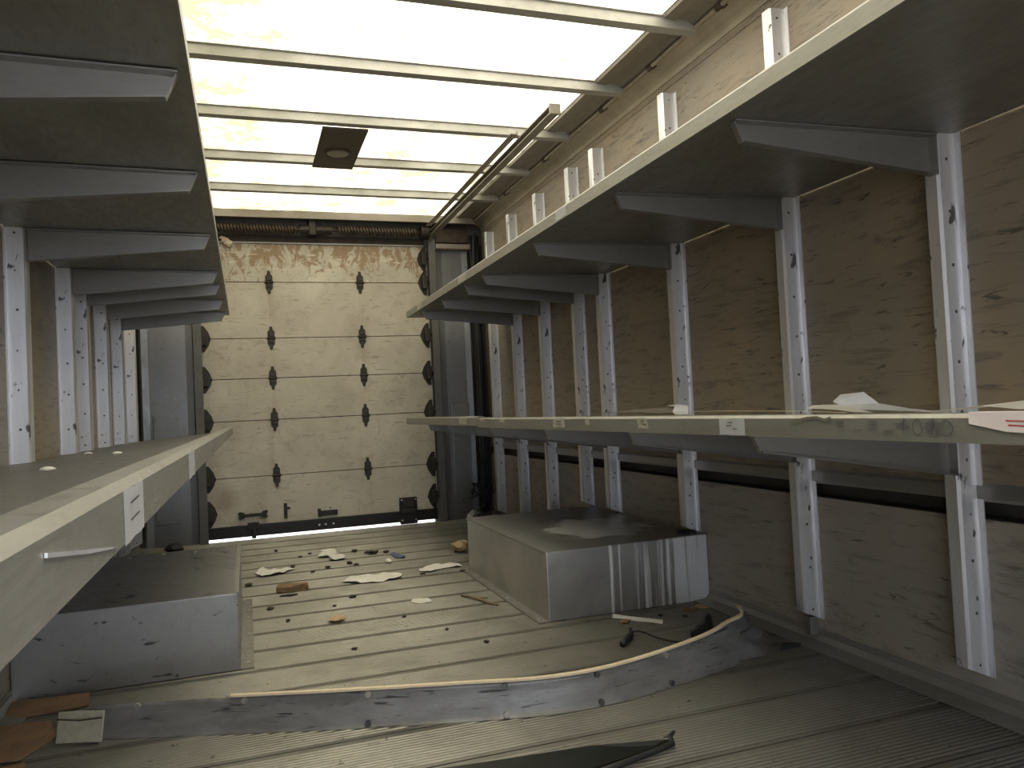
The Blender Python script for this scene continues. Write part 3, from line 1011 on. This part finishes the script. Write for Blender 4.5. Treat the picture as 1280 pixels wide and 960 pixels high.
# ------------------------------------------------------------------ long grey strip lying across the floor
st = empty('bent_strip', (.3, 1.95, 0))
base = [(-.445, 2.148), (-.352, 2.118), (-.133, 2.038), (.138, 1.939), (.429, 1.845), (.692, 1.78), (.915, 1.79), (1.195, 1.858), (1.34, 1.908), (1.485, 1.975)]
hts = [.060, .074, .078, .081, .082, .080, .083, .094, .116, .070]
lean = [.020, .020, .022, .02, .02, .02, .022, .03, .055, .19]
bp = catmull([(a[0], a[1], h) for a, h in zip(base, hts)], 8)
lnp = catmull([(l, 0, 0) for l in lean], 8)
bm = bmesh.new()
rows = []
LO = Vector((.3, 1.95, 0))
tops = []
for i, p in enumerate(bp):
    col = []
    ln = lnp[i].x
    t = i / (len(bp) - 1)
    d = (bp[min(i + 1, len(bp) - 1)] - bp[max(i - 1, 0)]); d.z = 0; d.normalize()
    nrm = Vector((-d.y, d.x, 0))
    K = 8
    crump = max(0, (t - .78) / .22)
    for k in range(K + 1):
        u = k / K
        pos = Vector((p.x, p.y, 0)) + nrm * (ln * u + .006 * math.sin(math.pi * u)) + Vector((0, 0, .002 + p.z * u))
        if crump > 0:
            pos += nrm * crump * .016 * math.sin(u * 9 + t * 60) + Vector((0, 0, crump * .010 * math.sin(u * 14 + t * 40)))
            pos.x += crump * .05 * u
        pos += nrm * .0015 * noise.noise(Vector((p.x * 9, u * 3, 0)))
        pos.z = max(pos.z, .002)
        col.append(bm.verts.new(pos - LO))
    rows.append(col)
    tops.append(col[-1].co.copy())
for A, B in zip(rows, rows[1:]):
    for k in range(K):
        bm.faces.new((A[k], B[k], B[k + 1], A[k + 1]))
bmesh.ops.solidify(bm, geom=bm.faces[:], thickness=.004)
bm_obj('strip_body', bm, M['strip'], st, smooth_=True)
bm = bmesh.new()
i0 = int(len(tops) * .26)
prev = None
for i, p in enumerate(tops[i0:int(len(tops) * .965)]):
    q = [bm.verts.new(p + Vector(c)) for c in ((0, -.004, .001), (0, .009, .001), (0, .009, .006), (0, -.004, .006))]
    if prev:
        for k in range(4):
            bm.faces.new((prev[k], prev[(k + 1) % 4], q[(k + 1) % 4], q[k]))
    else: bm.faces.new(q)
    prev = q
bm.faces.new(prev[::-1])
bm_obj('tan_edging', bm, M['tan_edge'], st)
def on_strip(t, u):
    i = min(int(t * (len(bp) - 1)), len(bp) - 2)
    p = bp[i]; d = (bp[i + 1] - bp[i]); d.z = 0; d.normalize(); n = Vector((-d.y, d.x, 0))
    return Vector((p.x, p.y, 0)) + n * (lnp[i].x * u + .006 * math.sin(math.pi * u)) + Vector((0, 0, .002 + p.z * u)) - LO, n
for t, u in ((.16, .90), (.27, .90), (.38, .90), (.505, .90), (.62, .90), (.72, .90), (.385, .12), (.505, .12), (.615, .12), (.72, .12)):
    p, n = on_strip(t, u)
    bm = bmesh.new(); add_cyl(bm, p + n * .001, p - n * .007, .0075, 10)
    bm_obj('rivet', bm, M['screw'] if rnd.random() < .7 else M['bolt'], st)
tag(st, 'long bent grey strip with a tan top edge, standing on edge across the floor', 'strip')
# dull metal plate fixed on the strip's left end
bm = bmesh.new()
add_box(bm, (-.055, -.003, -.035), (.055, .003, .035), .002)
bmesh.ops.rotate(bm, verts=bm.verts[:], cent=(0, 0, 0), matrix=Matrix.Rotation(math.radians(-20), 3, 'Z') @ Matrix.Rotation(math.radians(-14), 3, 'X'))
pl_ = bm_obj('end_plate', bm, M['tape'], st, Vector((-.40, 2.113, .042)) - LO)
bm = bmesh.new(); add_cyl(bm, (.03, -.004, -.024), (.032, -.013, -.024), .011, 12); bm_obj('bolt', bm, M['black'], pl_)
bm = bmesh.new(); add_tube(bm, [(-.05, .004, .024), (.0, -.012, .019), (.05, -.024, .021)], .0018, 6); bm_obj('scratch_wire', bm, M['crumb'], pl_)

# ------------------------------------------------------------------ loose things on the floor
def flat_scrap(name, pts, z, mat, lift=.012, thick=.0012, seed=0, sub=3, folds=1.0):
    # irregular sheet from an outline, with raised creases
    bm = bmesh.new()
    c = Vector((sum(p[0] for p in pts) / len(pts), sum(p[1] for p in pts) / len(pts)))
    vs = [bm.verts.new((p[0] - c.x, p[1] - c.y, 0)) for p in pts]
    cv = bm.verts.new((0, 0, 0))
    for i in range(len(vs)):
        bm.faces.new((vs[i], vs[(i + 1) % len(vs)], cv))
    bmesh.ops.subdivide_edges(bm, edges=bm.edges[:], cuts=sub, use_grid_fill=True)
    for v_ in bm.verts:
        n = noise.noise(Vector((v_.co.x * 28 * folds, v_.co.y * 14 * folds, seed * 3.1)))
        v_.co.z = .0015 + lift * max(0, .5 + n) * (.3 + .7 * min(1, v_.co.length * 14))
        v_.co.x += .003 * noise.noise(Vector((v_.co.y * 60, seed, 0)))
        v_.co.y += .004 * noise.noise(Vector((v_.co.x * 60, seed, 5)))
    bmesh.ops.solidify(bm, geom=bm.faces[:], thickness=-thick)
    mn = min(v_.co.z for v_ in bm.verts)
    for v_ in bm.verts: v_.co.z += .0006 - mn
    return bm_obj(name, bm, mat, None, (c.x, c.y, z))

def lump(name, loc, size, mat, seed=0, rot=0, rough=.35):
    bm = bmesh.new()
    bmesh.ops.create_icosphere(bm, subdivisions=2, radius=1)
    for v_ in bm.verts:
        v_.co *= 1 + rough * noise.noise(v_.co * 1.6 + Vector((seed * 7.3, 0, 0)))
        v_.co.x *= size[0]; v_.co.y *= size[1]; v_.co.z *= size[2]
    bmesh.ops.rotate(bm, verts=bm.verts[:], cent=(0, 0, 0), matrix=Matrix.Rotation(rot, 3, 'Z'))
    mn = min(v_.co.z for v_ in bm.verts)
    for v_ in bm.verts: v_.co.z -= mn
    return bm_obj(name, bm, mat, None, (loc[0], loc[1], loc[2] if len(loc) > 2 else .0003))

tag(flat_scrap('paper_scrap', [(.01, 4.02), (.05, 4.16), (.085, 4.05), (.15, 4.05), (.205, 4.02), (.12, 3.92), (.04, 3.90)], 0, M['paper'], .014, seed=1),
    'pale torn paper scrap, leftmost of the white scraps on the floor', 'paper scrap')
cr = empty('crumpled_paper', (.405, 4.24, 0))
for k, (dx, dy, sx1, sy1) in enumerate(((-.012, .14, .045, .045), (-.02, .04, .05, .045), (.015, -.06, .045, .055))):
    bm = bmesh.new()
    bmesh.ops.create_icosphere(bm, subdivisions=2, radius=1)
    for v_ in bm.verts:
        v_.co *= 1 + .55 * noise.noise(v_.co * 2.2 + Vector((k * 5, 0, 0)))
        v_.co = Vector((v_.co.x * sx1 + dx, v_.co.y * sy1 + dy, v_.co.z * .012 + .013))
        v_.co.z = max(v_.co.z, .0005)
    bm_obj('fold', bm, M['paper'], cr)
tag(cr, 'crumpled white paper on the floor in front of the middle of the door', 'paper scrap')
wd_ = empty('wood_chunk', (.158, 3.53, 0))
bm = bmesh.new()
add_prism(bm, [(-.066, -.018), (-.058, .030), (-.02, .038), (.045, .026), (.072, .012), (.068, -.03), (.050, -.022), (.0, -.030)], 2, .001, .030)
bmesh.ops.bevel(bm, geom=bm.edges[:], offset=.004, segments=1, affect='EDGES')
for v_ in bm.verts: v_.co += noise.noise_vector(v_.co * 40) * .004; v_.co.z = max(.0008, v_.co.z)
bm_obj('chunk', bm, M['wood'], wd_)
bm = bmesh.new(); add_prism(bm, [(-.055, -.085), (-.01, -.10), (.02, -.085), (-.02, -.070)], 2, .0005, .006)
bm_obj('splinter', bm, M['crumb'], wd_)
tag(wd_, 'splintered brown wood chunk on the floor near the left wheel box', 'wood chunk')
o = lump('wood_chip', (.285, 2.93), (.032, .026, .009), M['wood_light'], 2, .1)
tag(o, 'small light brown wood chip on the floor left of centre', 'wood chip')
tag(flat_scrap('paper_scrap', [(.375, 3.58), (.43, 3.66), (.53, 3.66), (.62, 3.66), (.655, 3.60), (.63, 3.52), (.52, 3.49), (.43, 3.53)], 0, M['paper'], .012, seed=3),
    'largest flat white paper scrap, in the middle of the floor', 'paper scrap')
tag(flat_scrap('paper_scrap', [(.735, 3.62), (.79, 3.73), (.87, 3.73), (.95, 3.69), (.945, 3.61), (.86, 3.63), (.78, 3.57)], 0, M['paper'], .010, seed=5),
    'long white paper scrap on the floor left of the right wheel box', 'paper scrap')
tag(flat_scrap('paper_scrap', [(.585, 3.06), (.60, 3.11), (.66, 3.09), (.665, 3.03), (.61, 3.02)], 0, M['sticker_worn'], .004, seed=6),
    'faint thin paper fragment flat on the floor between the wheel boxes', 'paper scrap')
tag(flat_scrap('blue_wrapper', [(.69, 4.13), (.72, 4.15), (.755, 4.05), (.74, 3.98), (.70, 4.02)], 0, M['blue'], .016, seed=7),
    'small crumpled blue wrapper on the floor in front of the door', 'wrapper')
tag(lump('stone', (1.035, 4.0), (.045, .05, .028), M['stone'], 3), 'tan stone on the floor beside the far corner of the right wheel box', 'stone')
tag(lump('white_pebble', (1.10, 4.17), (.028, .035, .016), M['paper'], 4), 'small white pebble behind the tan stone by the right wheel box', 'pebble')
tag(lump('white_pebble', (.648, 3.93), (.014, .03, .010), M['paper'], 9), 'tiny white pebble on the floor below the blue wrapper', 'pebble')
bm = bmesh.new()
add_tube(bm, catmull([(.79, 3.06, .004), (.815, 2.99, .008), (.835, 2.94, .006), (.855, 2.88, .004), (.875, 2.84, .004)], 5), .004, 6)
add_tube(bm, [(.826, 2.965, .006), (.85, 2.95, .010), (.868, 2.96, .006)], .0028, 5)
tag(bm_obj('twig', bm, M['wood'], smooth_=True), 'thin curved brown twig on the floor beside the right wheel box', 'twig')
# white batten near the box front
tag(flat_scrap('paint_stick', [(1.175, 2.475), (1.19, 2.505), (1.305, 2.355), (1.285, 2.325)], 0, M['paper'], .004, .004, 8),
    'flat whitish stick on the floor in front of the right wheel box', 'stick')
tag(lump('crumb', (1.185, 2.40), (.022, .014, .006), M['wood'], 11), 'small reddish brown crumb under the whitish stick', 'crumb')
tag(flat_scrap('dry_leaf', [(1.49, 2.46), (1.52, 2.49), (1.56, 2.46), (1.55, 2.42), (1.50, 2.42)], 0, M['wood_light'], .008, seed=9),
    'yellow-brown dry leaf at the wall-side front corner of the right wheel box', 'leaf')
tag(flat_scrap('dry_leaf', [(1.43, 2.44), (1.46, 2.47), (1.49, 2.43), (1.45, 2.40)], 0, M['wood'], .006, seed=10),
    'brown dry leaf fragment in front of the right wheel box, left of the yellow-brown one', 'leaf')
# dark crumbs and bits, each on its own
CR = [(.530, 4.339, .03, .022), (.587, 4.248, .028, .02), (.612, 4.206, .034, .03), (.682, 4.213, .03, .02), (.464, 4.007, .022, .02), (.490, 3.955, .018, .015),
      (.353, 3.965, .03, .014), (.191, 4.068, .024, .022), (.385, 3.27, .026, .016), (-.020, 3.751, .03, .018), (.117, 3.017, .016, .012), (.061, 3.24, .030, .014),
      (.245, 4.35, .026, .012), (.300, 4.42, .024, .010), (.130, 4.62, .02, .016), (.275, 3.90, .02, .012), (.300, 3.16, .012, .008), (.62, 2.62, .014, .010),
      (.70, 2.42, .015, .010), (.30, 2.55, .018, .010), (.92, 3.52, .03, .012), (.74, 3.56, .026, .010), (1.33, 2.42, .018, .010), (1.40, 2.37, .016, .01), (.52, 2.86, .014, .01)]
CL = ['dark crumb on the floor, leftmost of the row beside the blue wrapper', 'dark crumb in the row beside the blue wrapper, second from left',
      'largest dark clod on the floor, left of the blue wrapper', 'dark crumb nearest the blue wrapper, at its left',
      'dark crumb on the floor just right of and below the crumpled paper', 'small dark crumb below the crumpled paper, lower of a pair',
      'thin dark crumb on the floor under the crumpled paper', 'dark crumb at the right tip of the leftmost pale paper scrap',
      'dark crumb on the floor below the largest white paper scrap', 'dark crumb against the edge of the left wheel box, left of the wood chunk',
      'small dark crumb left of the light brown wood chip', 'dark flake on the floor below the wood chunk, left',
      'thin dark flake left of the crumpled paper', 'thin dark flake at the left of the crumpled paper, farther back',
      'dark crumb farthest back, near the door gap on the left', 'small dark crumb between the leftmost paper scrap and the wood chunk',
      'tiny dark speck between the wood chunk and the light wood chip', 'tiny dark speck on the open floor, right of centre behind the bent strip',
      'tiny dark speck on the floor nearest the bent strip', 'small dark speck left of centre behind the bent strip',
      'dark crumb at the right end of the long white scrap by the wheel box', 'dark crumb under the left end of the long white scrap by the wheel box',
      'small dark crumb just right of the whitish stick', 'small dark crumb between the whitish stick and the dry leaves',
      'tiny dark speck on the floor right of the light wood chip']
for i, (x, y, a, b) in enumerate(CR):
    o = lump('dirt_crumb', (x, y), (a * .5, b * 1.0, min(a, b) * .35), M['crumb'], i + 20, i * .9, .5)
    tag(o, CL[i], 'crumb', 'dark dirt crumbs scattered on the floor')

# black cable with plug
cb = empty('cable_scrap', (1.18, 2.17, 0))
L0 = Vector((1.18, 2.17, 0))
bm = bmesh.new(); add_tube(bm, [Vector(p) - L0 for p in catmull([(1.128, 2.235, .022), (1.15, 2.22, .024), (1.18, 2.16, .014), (1.22, 2.12, .008), (1.27, 2.12, .006)], 6)], .0028, 6)
bm_obj('wire', bm, M['black'], cb, smooth_=True)
bm = bmesh.new(); add_tube(bm, [Vector(p) - L0 for p in ((1.058, 2.170, .010), (1.085, 2.195, .012), (1.112, 2.222, .014), (1.125, 2.235, .016))], [.009, .011, .010, .007], 8)
add_cyl(bm, Vector((1.124, 2.235, .012)) - L0, Vector((1.122, 2.238, .034)) - L0, .006, 8)
bm_obj('plug', bm, M['black'], cb, smooth_=True)
tag(cb, 'black wire scrap with a plug, on the floor behind the bent strip', 'cable')
bm = bmesh.new()
add_prism(bm, [(-.035, .002), (.030, .002), (.036, .035), (.030, .070), (.020, .074), (.012, .066), (.012, .045), (-.010, .030), (-.035, .020)], 1, -.012, .012)
bmesh.ops.bevel(bm, geom=bm.edges[:], offset=.003, segments=1, affect='EDGES')
bmesh.ops.rotate(bm, verts=bm.verts[:], cent=(0, 0, 0), matrix=Matrix.Rotation(-.4, 3, 'Z'))
tag(bm_obj('plastic_clip', bm, M['black'], None, (1.325, 2.15, 0)), 'black plastic clip standing behind the bent strip at the end of the wire', 'clip')
# tape remnant / dark bits at the right end of the strip
bm = bmesh.new(); add_prism(bm, [(-.03, -.006), (.0, .018), (.045, -.004), (.012, -.002)], 2, .001, .014)
tag(bm_obj('rubber_scrap', bm, M['black'], None, (1.475, 1.93, .001)), 'small torn black rubber scrap at the right end of the bent strip', 'scrap')

# cardboard at lower left
def board(nm, pts, z, ang, lab, mat='cardboard'):
    bm = bmesh.new()
    c = Vector((sum(p[0] for p in pts) / len(pts), sum(p[1] for p in pts) / len(pts)))
    add_prism(bm, [(p[0] - c.x, p[1] - c.y) for p in pts], 2, 0, .004)
    bmesh.ops.rotate(bm, verts=bm.verts[:], cent=(0, 0, 0), matrix=Matrix.Rotation(ang[0], 3, 'X') @ Matrix.Rotation(ang[1], 3, 'Y'))
    mn = min(v_.co.z for v_ in bm.verts)
    for v_ in bm.verts: v_.co.z -= mn
    return tag(bm_obj(nm, bm, M[mat], None, (c.x, c.y, z)), lab, 'cardboard')
board('cardboard_piece', [(-.64, 2.30), (-.50, 2.29), (-.465, 2.18), (-.52, 2.07), (-.64, 2.09)], .0006, (.03, .02), 'torn orange-brown cardboard piece on the floor at the lower left corner')
board('cardboard_piece', [(-.63, 2.47), (-.44, 2.46), (-.43, 2.38), (-.63, 2.36)], .0006, (.12, 0), 'brown cardboard strip against the front of the left wheel box')
board('cardboard_piece', [(-.60, 2.03), (-.50, 2.045), (-.49, 2.01), (-.55, 1.98)], .0006, (.03, .02), 'small cardboard corner nearest the camera at the lower left')

# black folded sheet (bottom edge of the picture)
wb = empty('wiper_arm', (.66, 1.53, 0))
L1 = Vector((.66, 1.53, 0))
bm = bmesh.new()
add_prism(bm, [(a - L1.x, b - L1.y) for a, b in ((.30, 1.610), (.467, 1.588), (.679, 1.566), (.845, 1.524), (.842, 1.508), (.78, 1.497), (.693, 1.481), (.55, 1.455), (.30, 1.44))], 2, .001, .012)
bmesh.ops.bevel(bm, geom=bm.edges[:], offset=.002, segments=1, affect='EDGES')
bm_obj('arm_plate', bm, plain('dark_olive_plastic', (.022, .024, .021), .3, .2, .5, 18), wb)
bm = bmesh.new(); add_tube(bm, [Vector(p) - L1 for p in ((.55, 1.430, .012), (.70, 1.462, .012), (.80, 1.487, .012), (.838, 1.500, .013), (.848, 1.528, .015), (.866, 1.540, .018))], [.006, .007, .006, .006, .006, .003], 8)
bm_obj('rubber_edge', bm, M['black'], wb, smooth_=True)
bm = bmesh.new(); add_prism(bm, [(a - L1.x, b - L1.y) for a, b in ((.685, 1.560), (.83, 1.524), (.80, 1.505), (.74, 1.525))], 2, .0121, .0135)
bm_obj('black_patch', bm, M['black'], wb)  # flat black patch on the olive plate, near its tip
tag(wb, 'dark flat wiper arm lying on the floor at the bottom edge of the picture', 'wiper arm')

# ------------------------------------------------------------------ things on the lower shelves
def sheet(name, outline, lab, cat, mat, thick=.0015):
    # outline: list of 3D points forming a strip (pairs)
    bm = bmesh.new()
    vs = [(bm.verts.new(a), bm.verts.new(b)) for a, b in outline]
    for a, b in zip(vs, vs[1:]):
        bm.faces.new((a[0], b[0], b[1], a[1]))
    bmesh.ops.solidify(bm, geom=bm.faces[:], thickness=thick)
    return tag(bm_obj(name, bm, mat), lab, cat)
sheet('curled_plastic', [((1.17, 1.335, .728), (1.20, 1.345, .742)), ((1.17, 1.318, .721), (1.22, 1.300, .745)), ((1.16, 1.285, .7145), (1.23, 1.270, .720)), ((1.14, 1.22, .711), (1.24, 1.20, .708)), ((1.12, 1.10, .709), (1.22, 1.09, .700)), ((1.11, 1.02, .705), (1.18, 1.02, .700))],
      'crumpled translucent white plastic rising above the right lower shelf lip', 'plastic sheet', M['sticker'])
sheet('plastic_fold', [((1.11, 1.345, .7155), (1.14, 1.36, .722)), ((1.11, 1.300, .715), (1.15, 1.30, .722)), ((1.10, 1.24, .712), (1.14, 1.23, .712)), ((1.09, 1.19, .708), (1.13, 1.18, .705))],
      'smaller fold of white plastic in front of the crumpled sheet on the right shelf', 'plastic sheet', M['paper'])
sheet('thin_strip', [((1.04, 1.80, .7155), (1.055, 1.80, .716)), ((1.04, 1.55, .7165), (1.055, 1.55, .717)), ((1.04, 1.30, .713), (1.055, 1.30, .7135)), ((1.04, 1.16, .709), (1.055, 1.16, .7095))],
      'long thin pale strip lying along the inner edge of the right lower shelf lip', 'strip', M['tan_edge'])
sheet('clear_scrap', [((1.10, 1.90, .732), (1.13, 1.89, .735)), ((1.09, 1.84, .730), (1.12, 1.82, .730)), ((1.07, 1.82, .715), (1.10, 1.79, .715)), ((1.05, 1.77, .709), (1.08, 1.76, .709))],
      'small curled clear plastic scrap on the right shelf above the clean white sticker', 'plastic scrap', M['sticker'])
sheet('cardboard_flap', [((1.06, 2.35, .7085), (1.12, 2.38, .712)), ((1.07, 2.20, .716), (1.15, 2.20, .722)), ((1.08, 2.02, .717), (1.16, 2.00, .726)), ((1.07, 1.90, .713), (1.14, 1.88, .716))],
      'greyish brown cardboard flap on the right lower shelf, left of the clear scrap', 'cardboard', plain('grey_cardboard', (.36, .31, .26), .8))
sheet('paper_sheet', [((1.02, .98, .709), (1.14, .98, .709)), ((1.02, .92, .7125), (1.16, .92, .716)), ((1.02, .86, .718), (1.16, .85, .725)), ((1.02, .80, .712), (1.16, .80, .716)), ((1.02, .66, .714), (1.16, .66, .716))],
      'folded white paper sheet on the right lower shelf at the right edge of the picture', 'paper', M['paper'])
# bits on the left lower shelf
for (x, y, lab) in ((-.32, 1.50, 'tiny white crumb on the left lower shelf, nearest the camera'), (-.30, 2.10, 'tiny white crumb on the left lower shelf, middle of three'), (-.44, 2.55, 'tiny white crumb on the left lower shelf, farthest back')):
    zz = .655 + .036 * (x - XL) / (.569 - .055)
    tag(lump('white_crumb', (x, y, zz + .002), (.012, .010, .004), M['paper'], int(y * 10)), lab, 'crumb')

# ------------------------------------------------------------------ rear corner wiring
wr = empty('wiring_bundle', (1.535, 5.12, 0))
for k in range(7):
    rg_ = random.Random(k)
    bx_ = rg_.uniform(-.028, .028); by_ = rg_.uniform(-.02, .04)
    pts = [(bx_ + rg_.uniform(-.006, .006), by_ + rg_.uniform(-.006, .006), z) for z in (.04, .25, .5, .8, 1.1, 1.4, 1.7, 1.95)]
    bm = bmesh.new(); add_tube(bm, catmull(pts, 4), .008 if k < 4 else .012, 6)
    bm_obj('wire', bm, M['black'], wr, smooth_=True)
for k in range(5):
    rg_ = random.Random(50 + k)
    pts = [(rg_.uniform(-.13, .03), rg_.uniform(-.09, .0), rg_.uniform(.012, .25)) for _ in range(5)]
    bm = bmesh.new(); add_tube(bm, catmull(pts, 5), .0055, 6)
    bm_obj('loose_wire', bm, M['black'], wr, smooth_=True)
tag(wr, 'dark bundle of wires running up the right rear corner', 'wiring')
lump_o = lump('plastic_bag', (1.40, 5.00), (.055, .045, .035), M['strip'], 77, .3, .6)
tag(lump_o, 'crumpled grey plastic bag on the floor in the right rear corner, below the wires', 'plastic bag')
# black thing under the shelf at the left rear
tag(lump('rubber_block', (-.42, 4.9), (.05, .04, .03), M['black'], 31), 'small black rubber block on the floor behind the left wheel box', 'rubber block')
